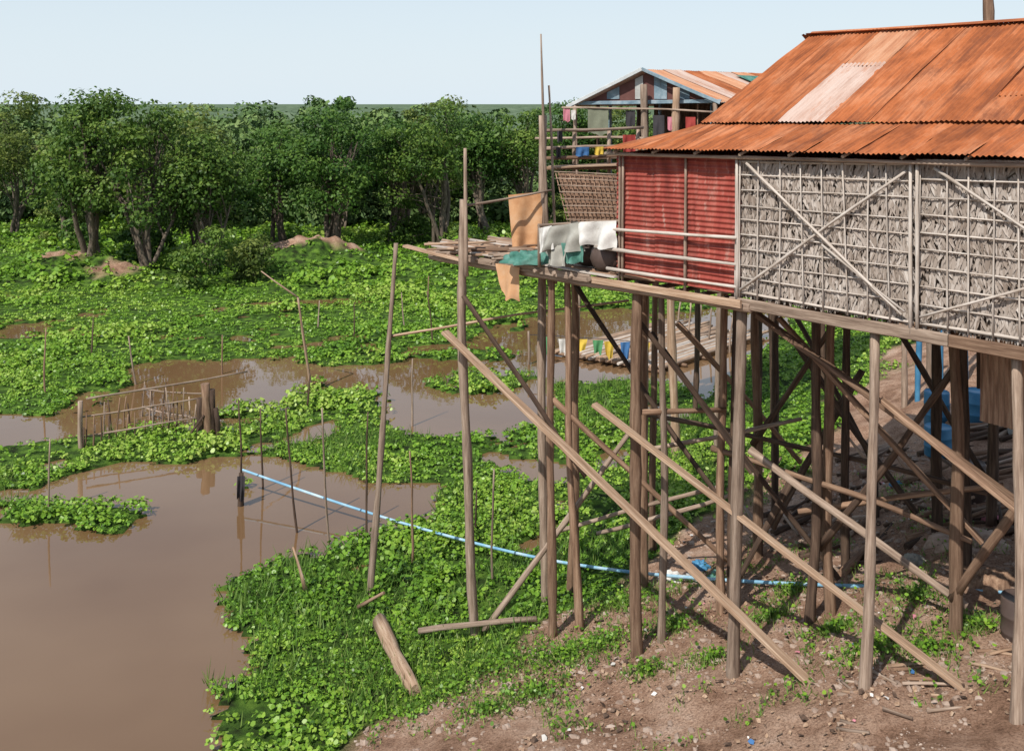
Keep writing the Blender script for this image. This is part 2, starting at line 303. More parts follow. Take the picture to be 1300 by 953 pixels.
# bank grass tufts and weeds
PATCH=[(.9,18.8,1.0),(1.6,19.1,.8),(4.6,18.3,.5),(5.6,15.9,.7),(5.4,17.1,.5),(6.3,15.6,.6),(-2.2,20.8,.9),(-.2,19.4,.8),(2.2,20.7,1.0),(7.2,16.0,.45),(5.2,19.2,.5),(-3.0,19.6,1.0),(3.4,17.4,.45),(.4,17.8,.7),(3.0,19.0,.6),(-1.2,18.6,.8),(2.3,17.4,.4),(6.8,17.2,.4),(-.4,17.4,.6)]
Cx=[];
for px,py,r in PATCH:
    n=int(900*r*r+120); a=rng.uniform(0,6.28,n); d=r*np.abs(rng.normal(0,.5,n)); Cx.append(np.stack([px+d*np.cos(a)*1.4,py+d*np.sin(a)],1))
x=rng.uniform(-4,9,16000); y=rng.uniform(14,26,16000); k=fbm(x,y,.9,40)>.61; Cx.append(np.stack([x[k],y[k]],1))
P=np.concatenate(Cx); n=len(P); C=np.column_stack([P,base_z(P[:,0],P[:,1])-.01])
up=unit(np.stack([rng.normal(0,.5,n),rng.normal(0,.5,n),np.ones(n)],1)); T=unit(np.cross(up,rng.normal(size=(n,3)))); h=rng.uniform(.06,.24,n)[:,None]
cloud('bank_grass',C,T*.020,up*h,[(-.5,0),(.5,0),(.35,.6),(0,1)],M_grass,rng.random(n))
P=P[rng.random(n)<.5]; n=len(P); N=unit(np.stack([rng.normal(0,.5,n),rng.normal(0,.5,n),np.ones(n)],1)); T,B=basis(N); s=rng.uniform(.035,.085,(n,1))
cloud('bank_weeds',np.column_stack([P,base_z(P[:,0],P[:,1])+rng.uniform(.02,.18,n)]),T*s,B*s,HEX,M_hya,rng.random(n)*.7,None,N*s)

# ------------------------------------------------------------------ trees
def tube_mesh(paths,sides=6):
    V=[];F=[]
    for pts,rad in paths:
        o=len(V)
        for i,p in enumerate(pts):
            d=(pts[min(i+1,len(pts)-1)]-pts[max(i-1,0)]).normalized(); x=d.orthogonal().normalized(); y=d.cross(x)
            for j in range(sides):
                a=2*math.pi*j/sides; V.append(p+(x*math.cos(a)+y*math.sin(a))*rad[i])
        for i in range(len(pts)-1):
            for j in range(sides):
                a=o+i*sides+j;b=o+i*sides+(j+1)%sides; F.append((a,b,b+sides,a+sides))
    return V,F
def crown_pts(c,rx,rz,ncl,per,clr,ls,r,low=-.65):
    d=unit(r.normal(size=(ncl*3,3))); d=d[d[:,2]>low][:ncl]; m=len(d)
    cc=np.array(c)+d*np.array([rx,rx,rz])*(r.uniform(.35,1.0,(m,1)))
    cr=clr*r.uniform(.5,1.3,m); cb=r.random(m)
    i=np.repeat(np.arange(m),per); n=len(i)
    dd=unit(r.normal(size=(n,3))+np.array([0,0,.25])); rad=cr[i]*r.uniform(.45,1.15,n)**.6
    C=cc[i]+dd*rad[:,None]*np.array([1.15,1.15,.72])
    N=unit(dd+.5*r.normal(size=(n,3))+np.array([0,0,.35]))
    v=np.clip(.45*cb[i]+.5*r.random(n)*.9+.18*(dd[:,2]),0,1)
    return cc,C,N,ls*r.uniform(.6,1.35,n),v
DIA=[(-.5,0),(-.1,.32),(.5,0),(-.1,-.32)]
def tree(x,y,h,rx,seed,stems=4,ncl=40,per=180,ls=.26,low=-.65,czf=.63):
    r=np.random.default_rng(seed); rd=random.Random(seed); g=gz(x,y)
    nl=rd.choice([3,4,5]); parts=[]; ccs=[]
    for l in range(nl):
        a=6.283*l/nl+rd.uniform(-.6,.6); off=rx*rd.uniform(.25,.62) if l else 0
        hh=h*(rd.uniform(.62,.92) if l else 1.0); f=rd.uniform(czf-.12,czf+.08); rz=hh*(1-f)*.92
        k=int(ncl*(1.3 if l==0 else .9)/nl)
        p=crown_pts((x+off*math.cos(a),y+off*math.sin(a),g+hh*f),rx*rd.uniform(.42,.66),rz,k,per,min(1.25,rx*.33),ls,r,low); parts.append(p[1:]); ccs.append(p[0])
    cc=np.concatenate(ccs); C,N,S,v=[np.concatenate([p[i] for p in parts]) for i in range(4)]
    paths=[]; cz=g+h*czf
    for k in range(stems):
        a=rd.uniform(0,6.28); b0=Vector((x+math.cos(a)*.5,y+math.sin(a)*.4,g-.2)); tgt=Vector(cc[rd.randrange(len(cc))]); tgt.z=max(tgt.z,cz)
        mid=b0.lerp(tgt,.45)+Vector((rd.uniform(-.8,.8),rd.uniform(-.5,.5),.4)); pts=[]
        for i in range(9):
            f=i/8; pts.append(b0*(1-f)**2+mid*2*f*(1-f)+tgt*f*f+Vector((rd.uniform(-.09,.09),rd.uniform(-.09,.09),0)))
        r0=rd.uniform(.12,.26); paths.append((pts,[r0*(1-.8*i/8) for i in range(9)]))
        for q in range(5):
            st=pts[rd.randrange(2,7)]; e=Vector(cc[rd.randrange(len(cc))]); m2=st.lerp(e,.5)+Vector((0,0,.3))
            paths.append(([st,st.lerp(m2,.5),m2,m2.lerp(e,.5),e],[.07,.06,.045,.03,.015]))
    V,F=tube_mesh(paths); t=mesh_obj('tree',V,F,M_bark,None,True)
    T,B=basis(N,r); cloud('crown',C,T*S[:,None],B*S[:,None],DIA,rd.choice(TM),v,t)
    return t
TREES=[(-26.8,65,10.8,3.8,6,-.6),(-23.2,64,12.0,4.4,6,-.5),(-19.4,66,10.4,3.8,5,-.6),(-21.5,70,11.2,4,3,-.8),(-33,76,9.2,3.4,4,-.9),(-39.5,82,11.8,5.2,3,-.8),(-46,88,11.2,5,3,-.9),
(-17.5,77,9.8,3.8,4,-.7),(-12.8,73,11.9,4.8,6,-.5),(-9.0,79,11.2,3.6,5,-.5),(-5.3,76,11.2,4.8,6,-.5),(-2.2,83,11.2,3.8,5,-.6),(1.5,85,12.2,4.8,5,-.5),(5.4,91,11.2,3.8,4,-.6),(9.2,93,11.8,4.6,4,-.8),
(-14.5,86,11.4,4.8,3,-.9),(-26,82,10.4,5,3,-.9),(-31,86,10.8,4.6,3,-.9),(13,97,10.5,5,3,-.9),(-7,88,12.0,4.8,3,-.9)]
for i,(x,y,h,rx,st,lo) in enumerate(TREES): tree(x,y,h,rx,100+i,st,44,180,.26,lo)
for i,(x,y,h,rx) in enumerate([(-18.6,61,4.2,1.8),(-16.0,63.5,3.2,1.5),(-29.8,70,3.0,1.8),(-3.5,75,1.8,1.6),(3,84,3.2,2.4),(-24.8,69,2.8,2.0),(-7.6,78,2.4,2.0),(-34,78,3.4,2.8),(7,88,3.2,2.4)]):
    r=np.random.default_rng(300+i); g=gz(x,y); cc,C,N,S,v=crown_pts((x,y,g+h*.42),rx,h*.45,16,130,.75,.24,r,-1)
    T,B=basis(N,r); s=cloud('shrub',C,T*S[:,None],B*S[:,None],DIA,TM[i%3],v)
    V,F=tube_mesh([([Vector((x,y,g-.2)),Vector((x,y,g+h*.2)),Vector(cc[j])],[.08,.06,.02]) for j in range(5)]); mesh_obj('stems',V,F,M_bark,s,True)
r=np.random.default_rng(55); A=[[],[],[],[]]; paths=[]
for k in range(250):
    low_=k<70
    y=(90+r.uniform(0,10)) if low_ else 93+((k-70)/180)**1.4*150+r.uniform(-3,3); x=r.uniform(-.62,.40 if low_ else .55)*y
    if x>14 and y<100: x-=30
    top=r.uniform(.5,3) if low_ else r.normal(8.0,1.0)-.3*(y>140); h=top+2
    cc,C,N,S,v=crown_pts((x,y,-2+h*(.45 if low_ else .58)),r.uniform(3,5),h*(.45 if low_ else .38),16,72,1.4,.42+.0015*y,r,-.9)
    for q,w in zip(A,(C,N,S,v)): q.append(w)
    paths.append(([Vector((x,y,-2.2)),Vector((x+r.uniform(-.5,.5),y,min(1.5,top-.5))),Vector((x+r.uniform(-1,1),y,min(5,top)))],[.22,.17,.08]))
C,N,S,v=[np.concatenate(q) for q in A]; T,B=basis(N,r)
tm=cloud('distant_trees',C,T*S[:,None],B*S[:,None],DIA,M_tree2,v*.95); V,F=tube_mesh(paths,5); mesh_obj('trunks',V,F,M_bark,tm,True)
M_for=noise_mat('forest_canopy',[(.07,.105,.065),(.115,.16,.10),(.16,.21,.14)],.25,rough=1,rand=0,spec=0,bump=.6,bdist=1)  # greyed, bluer green: distance haze put into the canopy colour
yy=np.concatenate([np.arange(150,520,3.0),np.geomspace(525,4400,50)]); uu=np.linspace(-1,1,260)
UX,YY=np.meshgrid(uu,yy); XX=UX*(YY*.8+100); ZZ=5.6+2.4*fbm(XX,YY,7,50)*np.clip(900/YY,.3,1)+.9*np.clip(YY/1500,0,1)
ZZ[0]=-2; n2=len(uu); idx=np.arange(n2*len(yy)).reshape(len(yy),n2)
F=np.stack([idx[:-1,:-1],idx[:-1,1:],idx[1:,1:],idx[1:,:-1]],-1).reshape(-1,4).tolist()
mesh_obj('distant_forest',np.stack([XX,YY,ZZ],-1).reshape(-1,3),F,M_for,None,True)

# ------------------------------------------------------------------ stilt house
house=empty('stilt_house')
U=Vector((.666,-.745,0)); W=Vector((.745,.666,0)); O=Vector((1.9,18.6,0))
def hp(t,w,z): return O+U*t+W*w+Vector((0,0,z))
def post(x,y,ztop,r,mat=M_old,lean=(0,0),name='post'):
    g=gz(x,y)-.5; r*=.80
    pole(name,(x+lean[0],y+lean[1],g),(x,y,ztop),r*1.15,r*.85,mat,house,.013,11)
def hpost(t,w,ztop=5.4,r=.12,mat=M_old,lean=(0,0)):
    p=hp(t,w,0); post(p.x,p.y,ztop,r,mat,lean)
post(-1.0,20.9,6.75,.115,M_old,(.28,0)); pole('thin_pole',(-.93,20.8,5.2),(-.95,20.8,7.8),.05,.03,M_old,house)
hpost(-1.7,0,5.5,.10,M_brown,(.03,0)); hpost(-1.62,.35,5.4,.09,M_brown,(.28,0))
hpost(.51,0,5.4,.125,M_brown,(.0,0)); hpost(.62,.5,5.4,.08,M_old)
hpost(2.73,0,5.4,.12,M_old,(-.16,0)); hpost(5.05,-.02,5.4,.095,M_old,(-.17,0)); hpost(7.03,0,5.4,.10,M_old); hpost(9,0,5.4,.12)
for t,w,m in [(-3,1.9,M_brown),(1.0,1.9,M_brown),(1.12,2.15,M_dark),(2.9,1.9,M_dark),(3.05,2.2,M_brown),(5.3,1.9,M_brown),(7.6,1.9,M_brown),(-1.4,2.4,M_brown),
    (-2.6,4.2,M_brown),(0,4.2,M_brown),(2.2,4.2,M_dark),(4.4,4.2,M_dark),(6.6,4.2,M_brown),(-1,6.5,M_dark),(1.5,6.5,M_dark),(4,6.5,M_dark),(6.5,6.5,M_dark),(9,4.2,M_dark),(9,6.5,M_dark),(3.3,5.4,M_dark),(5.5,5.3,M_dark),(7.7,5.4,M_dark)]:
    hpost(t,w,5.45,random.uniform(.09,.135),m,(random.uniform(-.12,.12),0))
pole('tall_post',(.72,21.9,-2.2),(.66,22.1,8.45),.10,.085,M_old,house); pole('tall_pole',(.80,22.0,4.8),(.62,22.0,10.2),.045,.02,M_old,house)
pole('tall_pole_b',(.95,22.2,4.8),(.80,22.2,9.1),.035,.022,M_old,house)
def br(p0,p1,r=.06,m=M_brown): pole('brace',p0,p1,r*1.1,r*.85,m,house,.015)
def bp_(p0,p1,w,th,m,roll=0): plank('brace_plank',p0,p1,w,th,m,house,roll)
bp_((-1.34,20.4,4.16),(4.55,15.5,-.1),.19,.07,M_tan); bp_((1.47,18.35,3.32),(6.4,14.35,.45),.15,.07,M_tan)
br((-.98,20.6,4.85),(1.4,19.5,1.6),.045,M_dark)
bp_((2.22,18.5,4.87),(5.85,18.4,.2),.17,.09,M_dark); bp_((4.05,16.9,5.22),(7.25,14.5,3.0),.17,.08,M_brown)
br((4.15,17.9,2.66),(7.1,16,.85),.065,M_old); br((-.57,21,-2.1),(2.42,20.9,2.03),.06,M_old); br((.77,20,2.96),(4.3,20,-.3),.055,M_brown)
bp_((2.56,18.9,4.49),(4.22,18,2.22),.15,.06,M_dark); bp_((4.5,17.3,5.09),(7.3,15.9,1.9),.16,.07,M_brown)
br((5.26,19,1.87),(4.05,19,-.4),.06,M_dark); br((7.19,21,3.24),(5.35,21,0),.07,M_dark); br((3.55,22,4),(6.2,22,1),.06,M_brown); br((5.9,21.8,3.83),(7.9,20,.7),.07,M_dark)
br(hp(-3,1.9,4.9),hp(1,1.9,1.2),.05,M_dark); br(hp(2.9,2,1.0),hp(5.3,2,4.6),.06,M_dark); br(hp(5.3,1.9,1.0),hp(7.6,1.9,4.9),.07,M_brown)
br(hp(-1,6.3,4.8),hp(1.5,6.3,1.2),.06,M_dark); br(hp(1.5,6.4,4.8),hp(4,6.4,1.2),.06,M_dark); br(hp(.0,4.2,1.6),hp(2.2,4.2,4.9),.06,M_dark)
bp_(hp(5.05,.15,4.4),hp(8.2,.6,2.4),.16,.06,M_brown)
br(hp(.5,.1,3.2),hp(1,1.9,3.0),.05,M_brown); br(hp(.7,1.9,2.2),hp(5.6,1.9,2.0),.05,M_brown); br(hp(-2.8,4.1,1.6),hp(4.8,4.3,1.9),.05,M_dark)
br((1.0,22.3,-.6),(4.2,20.4,1.1),.045,M_old); br((1.9,22.9,-.9),(5.0,21.8,.5),.045,M_old)
br((2.6,21.5,1.4),(5.8,20.5,2.4),.045,M_old); br((5.2,18.6,1.3),(8.4,17.5,2.2),.05,M_brown)
pole('front_beam',hp(-5.4,-.12,5.36),hp(3.0,-.12,5.46),.085,.075,M_old,house,.004)
plank('fascia_board',hp(-3.9,-.26,5.47),hp(-.4,-.27,5.51),.14,.05,M_old,house,math.pi/2); plank('fascia_board_d',hp(-.37,-.25,5.49),hp(2.9,-.26,5.52),.13,.05,M_tan,house,math.pi/2)
plank('fascia_board_b',hp(2.6,-.14,5.50),hp(6.2,-.14,5.50),.17,.07,M_old,house,math.pi/2); plank('fascia_board_c',hp(6.22,-.16,5.50),hp(10.5,-.16,5.50),.17,.07,M_brown,house,math.pi/2)
plank('projecting_board',hp(-5.9,-.45,5.55),hp(-3.9,-.3,5.42),.16,.06,M_tan,house)
for w in (1.9,4.2,6.5): pole('floor_beam',hp(-5.0 if w<2 else -2.9,w,5.36),hp(10.5,w,5.36),.11,.10,M_dark,house,.003)
for i in range(34):
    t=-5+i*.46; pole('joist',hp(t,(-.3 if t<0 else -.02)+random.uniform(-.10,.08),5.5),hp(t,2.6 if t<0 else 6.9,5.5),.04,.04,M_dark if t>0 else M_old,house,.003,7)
for i in range(26):
    w=-.22+i*.105; m=random.choice([M_old,M_bamboo,M_brown,M_tan,M_old])
    a=-5.3+random.uniform(-.5,.5)+max(0,(w-1.6))*1.2
    if i%3==0: plank('deck_plank',hp(a,w,5.60+random.uniform(0,.02)),hp(.2,w,5.60),.12,.03,m,house)
    else: pole('deck_pole',hp(a,w,5.59+random.uniform(0,.03)),hp(.1,w,5.60),.042,.034,m,house,.004,7)
for i in range(16):
    t=-5.3+i*.2+random.uniform(-.2,.2); pole('loose_stick',hp(t,-.38,5.62+random.uniform(-.12,.10)),hp(t+random.uniform(.7,2.4),random.uniform(.0,1.6),5.70),.03,.02,random.choice([M_old,M_tan,M_brown]),house)
plank('floor_slab',hp(5.2,0.02,5.61)+W*3.42-U*5.2,hp(10.5,3.44,5.61),6.8,.05,M_brown,house)
WT=lambda t:7.80+.02*t
for k,(a,b_) in enumerate(((0,.95),(.9,1.85),(1.8,2.72))):
    e=-.012*(k%2); corr('red_wall_sheet',hp(a,e,5.62),hp(a,e,WT(a)),hp(b_,e,WT(b_)),hp(b_,e,5.62),.088,.013,M_red,house,6,.004)
def slab(name,pts,mat): return mesh_obj(name,pts,[tuple(range(len(pts)))],mat,house)
slab('thatch_backing_wall',[hp(2.72,.03,5.58),hp(10.5,.03,5.58),hp(10.5,.03,WT(10)),hp(2.72,.03,WT(2.7))],M_back)
corr('side_wall',hp(.01,.03,5.6),hp(.01,6.9,5.6),hp(.01,6.9,8.2),hp(.01,.03,7.8),.088,.012,M_rust,house)
corr('back_wall',hp(0,6.9,5.6),hp(10.5,6.9,5.6),hp(10.5,6.9,8.2),hp(0,6.9,8.2),.088,.012,M_rust,house)
slab('end_wall',[hp(10.5,0,5.6),hp(10.5,6.9,5.6),hp(10.5,6.9,8.3),hp(10.5,3.95,10),hp(10.5,.9,8.4),hp(10.5,0,8)],M_back)
slab('gable',[hp(1.35,.95,8.28),hp(1.55,3.95,10.0),hp(1.3,7.0,8.3)],M_brown)
out=-np.array(W); ux=np.array(U); Cc=[];Tt=[];Bb=[];rr=[]
def thatch(t0,t1,z0f,z1f,off):
    nr=22
    for k in range(nr):
        n=int((t1-t0)*62); t=rng.uniform(t0,t1,n); zz0=z0f(t); zz1=z1f(t); z=zz0+(zz1-zz0)*((k+.95)/nr)+rng.normal(0,.018,n)
        c=np.array(O)+np.outer(t,ux)+np.outer(off+rng.uniform(0,.04,n),out); c[:,2]=z
        an=rng.normal(.28 if (k//2)%2 else -.12,.25,n); dn=np.column_stack([ux[0]*np.sin(an),ux[1]*np.sin(an),-np.cos(an)])+out*.10
        sd=np.cross(dn,out)+out*rng.normal(0,.3,(n,1))
        Cc.append(c);Bb.append(dn*rng.uniform(.13,.20,n)[:,None]);Tt.append(sd*rng.uniform(.024,.046,n)[:,None]); rr.append(np.clip(rng.beta(2.2,1.9,n)*.8+.45*(fbm(t*3,z*3,1.2,60)-.35),0,1))
thatch(2.76,5.66,lambda t:5.66+0*t,lambda t:WT(t)-.06+0*t,.03); thatch(5.72,10.4,lambda t:5.62+0*t,lambda t:WT(t)-.02,.0)
cloud('thatch_leaves',np.concatenate(Cc),np.concatenate(Tt),np.concatenate(Bb),[(-.5,0),(.5,0),(.45,.55),(0,1),(-.45,.55)],M_thatch,np.concatenate(rr),house)
def bam(p0,p1,r=.018,m=M_bamboo): pole('lattice_pole',p0,p1,r,r*.85,m,house,.005,6)
for t0,t1,off,zt in ((2.74,5.68,-.10,-.06),(5.72,10.4,-.075,0)):
    n=9
    for k in range(n+1):
        z=5.66+(WT(t0)+zt-5.66)*k/n
        bam(hp(t0,off,z+random.uniform(-.03,.03)),hp(t1,off,z+.02*(t1-t0)*k/n+random.uniform(-.04,.04)),.014 if 0<k<n else .024)
    t=t0+.02; 
    while t<t1:
        bam(hp(t+random.uniform(-.04,.04),off-.032,5.60),hp(t+random.uniform(-.06,.06),off-.032,WT(t)+zt),.013); t+=random.uniform(.30,.44)
for t in (2.74,5.66,5.76): bam(hp(t,-.15,5.5),hp(t,-.15,WT(t)),.028)
bam(hp(2.8,-.15,5.72),hp(5.6,-.15,WT(5.6)-.15),.024); bam(hp(2.95,-.19,WT(3)-.10),hp(5.55,-.19,5.75),.024); bam(hp(4.3,-.2,6.6),hp(5.6,-.2,5.8),.02)
bam(hp(6.0,-.14,WT(6)-.1),hp(7.7,-.14,6.8),.024); bam(hp(5.8,-.15,5.75),hp(7.6,-.15,6.5),.022); bam(hp(7.7,-.15,5.6),hp(9.8,-.15,7.7),.022)
for t in (.12,.2,1.62,2.66): pole('wall_batten',hp(t,-.07,5.4),hp(t+.02,-.07,WT(t)),.028,.022,M_old if t<2 else M_bamboo,house,.004,7)
for z0,z1,a in ((6.42,6.55,-.5),(6.08,6.12,-.4),(5.72,5.76,-.1)): pole('white_rail',hp(a,-.15,z0),hp(2.75,-.15,z1),.032,.026,M_bamboo,house,.005,8)
pole('eave_pole',hp(-.1,-.2,7.80),hp(10.5,-.2,8.0),.03,.03,M_old,house,.002)
for i in range(12): pole('rafter_tail',hp(.2+i*.9,-.30,7.84+.018*i),hp(.2+i*.9,.6,8.08+.018*i),.025,.025,M_old,house,.002,7)
# roof
zE=lambda t:7.90+.02*t; zF=lambda t:8.31+.018*t; zR=10.08
t=0.; i=0
while t<10.6:
    t2=t+.84; fa=max(t,1.17); dz=random.uniform(-.008,.008)
    if t2>1.2: corr('skirt_sheet',hp(t,-.36-random.uniform(0,.05),zE(t)+.006*(i%2)+dz),hp(t2,-.36-random.uniform(0,.03),zE(t2)+.006*(i%2)+dz),hp(t2+.02,1.0,zF(t2)+.006*(i%2)),hp(fa,1.0,zF(fa)+.006*(i%2)),.078,.012,M_rust,house)
    else: corr('skirt_sheet',hp(t,-.36,zE(t)),hp(t2,-.36,zE(t2)),hp(1.17,1.0,zF(1.1)),hp(1.15,.98,zF(1.1)),.078,.008,M_rust,house)
    t=t2-.02; i+=1
t=1.17; i=0
while t<10.6:
    t2=t+.84; sh=.38 if i==0 else .22; sh2=.22; e=.010*(i%2)
    zl=zF(t)+.03; zr=zF(t2)+.03
    if i in (2,6):
        wm_=2.75 if i==2 else 1.7; fr=(wm_-.92)/3.05; zm=lambda z0:z0+(zR-z0)*fr
        corr('roof_sheet',hp(t,.92,zl+e+.012),hp(t2,.92,zr+e+.012),hp(t2+sh2*fr,wm_,zm(zr)+e+.012),hp(t+sh*fr,wm_,zm(zl)+e+.012),.078,.013,M_pale if i==2 else M_rust,house)
        corr('roof_sheet',hp(t+sh*fr,wm_-.1,zm(zl)-.05+e),hp(t2+sh2*fr,wm_-.1,zm(zr)-.05+e),hp(t2+sh2,3.97,zR+e),hp(t+sh,3.97,zR+e),.078,.013,M_pale2 if i==2 else M_rust,house)
    else:
        corr('roof_sheet',hp(t,.92,zl+e),hp(t2,.92,zr+e),hp(t2+sh2,3.97,zR+e),hp(t+sh,3.97,zR+e),.078,.013,M_rust,house,12)
    t=t2-.03; i+=1
corr('ridge_cap',hp(1.5,3.80,zR-.03),hp(1.5,4.1,zR+.03),hp(10.8,4.1,zR+.05),hp(10.8,3.80,zR-.01),.3,.02,M_rust,house)
corr('back_roof',hp(1.3,3.99,zR),hp(10.8,3.99,zR),hp(10.8,8.2,7.9),hp(.9,8.2,7.9),.078,.011,M_rust,house)
corr('side_roof',hp(1.2,.98,8.30),hp(1.3,6.9,8.28),hp(-.1,7.1,7.85),hp(-.02,-.34,7.88),.078,.011,M_rust,house)
pole('chimney_post',hp(4.4,5.2,8.4),hp(4.4,5.2,11.4),.10,.09,M_brown,house)
corr('rusty_sheet',hp(5.9,1.5,4.0),hp(8.6,1.5,3.9),hp(8.6,1.5,5.3),hp(5.9,1.5,5.3),.078,.01,M_brown,house)
corr('rusty_sheet_b',hp(4.3,5.0,3.5),hp(7.4,5.0,3.6),hp(7.4,5.0,5.3),hp(4.3,5.0,5.3),.078,.01,M_dark,house)
corr('shade_sheet',hp(6.0,6.6,1.2),hp(9.5,6.6,1.2),hp(9.5,6.6,4.2),hp(6.0,6.6,4.0),.078,.01,M_dark,house)  # dark sheet added to deepen the shade at the back under the house

# deck things
cloth('hanging_tarp',(-.08,21.9,6.75),(.68,22.0,6.82),(.60,21.9,5.5),(.02,21.8,5.6),M_tarp,None,.035,1.6)
cloth('hanging_tarp',hp(-2.95,-.34,5.50),hp(-2.25,-.34,5.50),hp(-2.3,-.36,4.80),hp(-2.8,-.36,4.92),M_tarp,None,.04,1.3)
pole('laundry_pole',(-.95,20.95,6.62),(.85,22.0,6.85),.028,.022,M_old)
def heap(name,c,rx,ry,h,mat,seed,amp=.25,parent=None):
    V=[];F=[];n=40;m=16
    for i in range(m+1):
        for j in range(n):
            a=2*math.pi*j/n; f=i/m; rr_=math.sin(f*math.pi/2)
            nz=float(fbm(math.cos(a)*rr_*3+seed*5,math.sin(a)*rr_*3,.9,seed)); k=1+amp*(nz-.5)*2+.1*math.sin(a*7+seed)*f
            V.append((c[0]+rx*rr_*math.cos(a)*k,c[1]+ry*rr_*math.sin(a)*k,c[2]+h*math.cos(f*math.pi/2)*(.55+.9*nz)))
    for i in range(m):
        for j in range(n): a=i*n+j;b=i*n+(j+1)%n; F.append((a,b,b+n,a+n))
    return mesh_obj(name,V,F,mat,parent,True)
def jar(name,c,r,h,mat,prof=None):
    prof=prof or [(.55,0),(.85,.18),(1,.45),(.92,.75),(.7,.93),(.74,1.0),(.62,1.0),(.6,.9)]; V=[];F=[];n=24
    for pr,pz in prof:
        for j in range(n): a=2*math.pi*j/n; V.append((c[0]+r*pr*math.cos(a),c[1]+r*pr*math.sin(a),c[2]+h*pz))
    for i in range(len(prof)-1):
        for j in range(n): a=i*n+j;b=i*n+(j+1)%n; F.append((a,b,b+n,a+n))
    F.append(tuple(range(n-1,-1,-1))); F.append(tuple(range((len(prof)-1)*n,len(prof)*n)))
    return mesh_obj(name,V,F,mat,None,True)
DRUM=[(.95,0),(1,.03),(1,.32),(1.04,.34),(1,.36),(1,.64),(1.04,.66),(1,.68),(1,.97),(.95,1),(.9,.97)]
p=hp(-.32,.12,5.63); jar('water_jar',p,.34,.5,M_pot); p=hp(-.95,.3,5.63); jar('water_jar',p,.3,.42,M_pot)
e=empty('blanket_pile')
for (A,B,C_,D,m,f) in [((1.22,18.9,6.52),(1.86,18.42,6.6),(1.84,18.3,6.12),(1.30,18.8,6.1),M_white,.08),((1.05,18.95,6.50),(1.85,18.5,6.58),(1.9,18.9,6.35),(1.2,19.3,6.3),M_white,.07),
        ((.66,19.25,6.38),(1.26,18.85,6.53),(1.28,18.7,6.02),(.62,19.2,5.95),M_grey,.10),((.50,19.3,6.36),(.75,19.2,6.42),(.80,19.1,6.0),(.50,19.25,5.9),M_white,.06),((.92,19.0,6.12),(1.3,18.8,6.16),(1.32,18.7,5.8),(.95,18.9,5.76),M_teal,.05),
        ((.62,19.3,6.0),(1.0,19.0,6.1),(1.0,18.9,5.7),(.7,19.1,5.68),M_grey,.06)]:
    cloth('blanket',A,B,C_,D,m,e,f,1.7,34,24)
pole('support_rail',(.5,19.5,6.38),(1.95,18.55,6.58),.03,.03,M_old,e)
pole('support_leg',(.52,19.48,5.6),(.52,19.48,6.42),.03,.03,M_old,e)
heap('green_net_heap',(.30,19.9,5.62),.48,.35,.20,M_teal,3,.4); heap('sack',(.95,19.9,5.62),.3,.3,.4,M_grey,5)
rk=empty('woven_rack')
a0=Vector((.98,22,7.22)); a1=Vector((2.35,21.6,7.18)); b0=Vector((1.25,21.6,6.1)); b1=Vector((2.45,21.2,6.12))
mesh_obj('mat_sheet',[a0,a1,b1,b0],[(0,1,2,3)],noise_mat('woven_mat',[(.10,.05,.03),(.30,.19,.13)],14,rand=0),rk)
off=Vector((-.05,-.06,.02))
for k in range(15):
    f=k/14; pole('slat',a0.lerp(a1,f)+off,b0.lerp(b1,f)+off,.012,.012,M_brown,rk,.006,5)
for k in range(9):
    f=k/8; pole('slat',a0.lerp(b0,f)+off*1.5,a1.lerp(b1,f)+off*1.5,.012,.012,M_old,rk,.006,5)
rl=empty('wooden_railing')
for z,m in ((8.12,M_old),(7.72,M_old),(7.5,M_brown),(7.28,M_tan)): pole('rail',(.75,22.6,z),(3.0,23.4,z+random.uniform(-.05,.06)),.04,.035,m,rl,.01)
plank('shelf_board',(.9,22.7,7.30),(2.9,23.4,7.34),.5,.04,M_tan,rl)
for x in (1.4,2.2,2.9): pole('rail_post',(x,22.75+(x-.75)*.35,5.5),(x,22.75+(x-.75)*.35,8.15),.045,.04,M_old,rl)
for (x,w,z,h,m) in ((.98,.10,7.74,.24,M_dk),(1.42,.3,7.74,.20,M_bl),(2.5,.3,8.0,.4,M_r),(1.0,.12,8.1,.25,M_dk),(1.85,.2,7.74,.18,M_y)):
    y=22.5+(x-.75)*.35; cloth('laundry',(x,y,z),(x+w,y+w*.35,z),(x+w,y+w*.35,z-h),(x,y,z-h),m,rl,.015,2,10,8)

# ------------------------------------------------------------------ second house
h2=empty('neighbour_house')
G=Vector((.95,-.31,0)); R_=Vector((.745,.666,0)); AP=Vector((4.3,32,9.75))
def q(g,r,z): v=AP+G*g+R_*r; v.z=z; return v
for k in range(7):
    a=-.3+k*.9; corr('roof_near',q(2.35,a,8.75+.012*(k%2)),q(2.35,a+.94,8.75+.012*(k%2)),q(0,a+.94,9.77+.012*(k%2)),q(0,a,9.77+.012*(k%2)),.09,.012,[M_pale2,M_pale,M_rust,M_pale2,M_pale,M_pale2,M_rust][k],h2)
corr('roof_far',q(-2.35,-.3,8.62),q(-2.35,6,8.62),q(0,6,9.77),q(0,-.3,9.77),.09,.014,M_pale,h2)
plank('barge_board',q(-2.4,-.38,8.6),q(0,-.38,9.78),.11,.05,M_whitewood,h2,math.pi/2); plank('barge_board',q(0,-.385,9.78),q(2.4,-.38,8.73),.11,.05,M_bluewood,h2,math.pi/2)
mesh_obj('gable_panel',[q(-2.1,-.05,8.72),q(2.1,-.05,8.8),q(0,-.05,9.68)],[(0,1,2)],plain('dark_red_board',(.16,.07,.06)),h2)
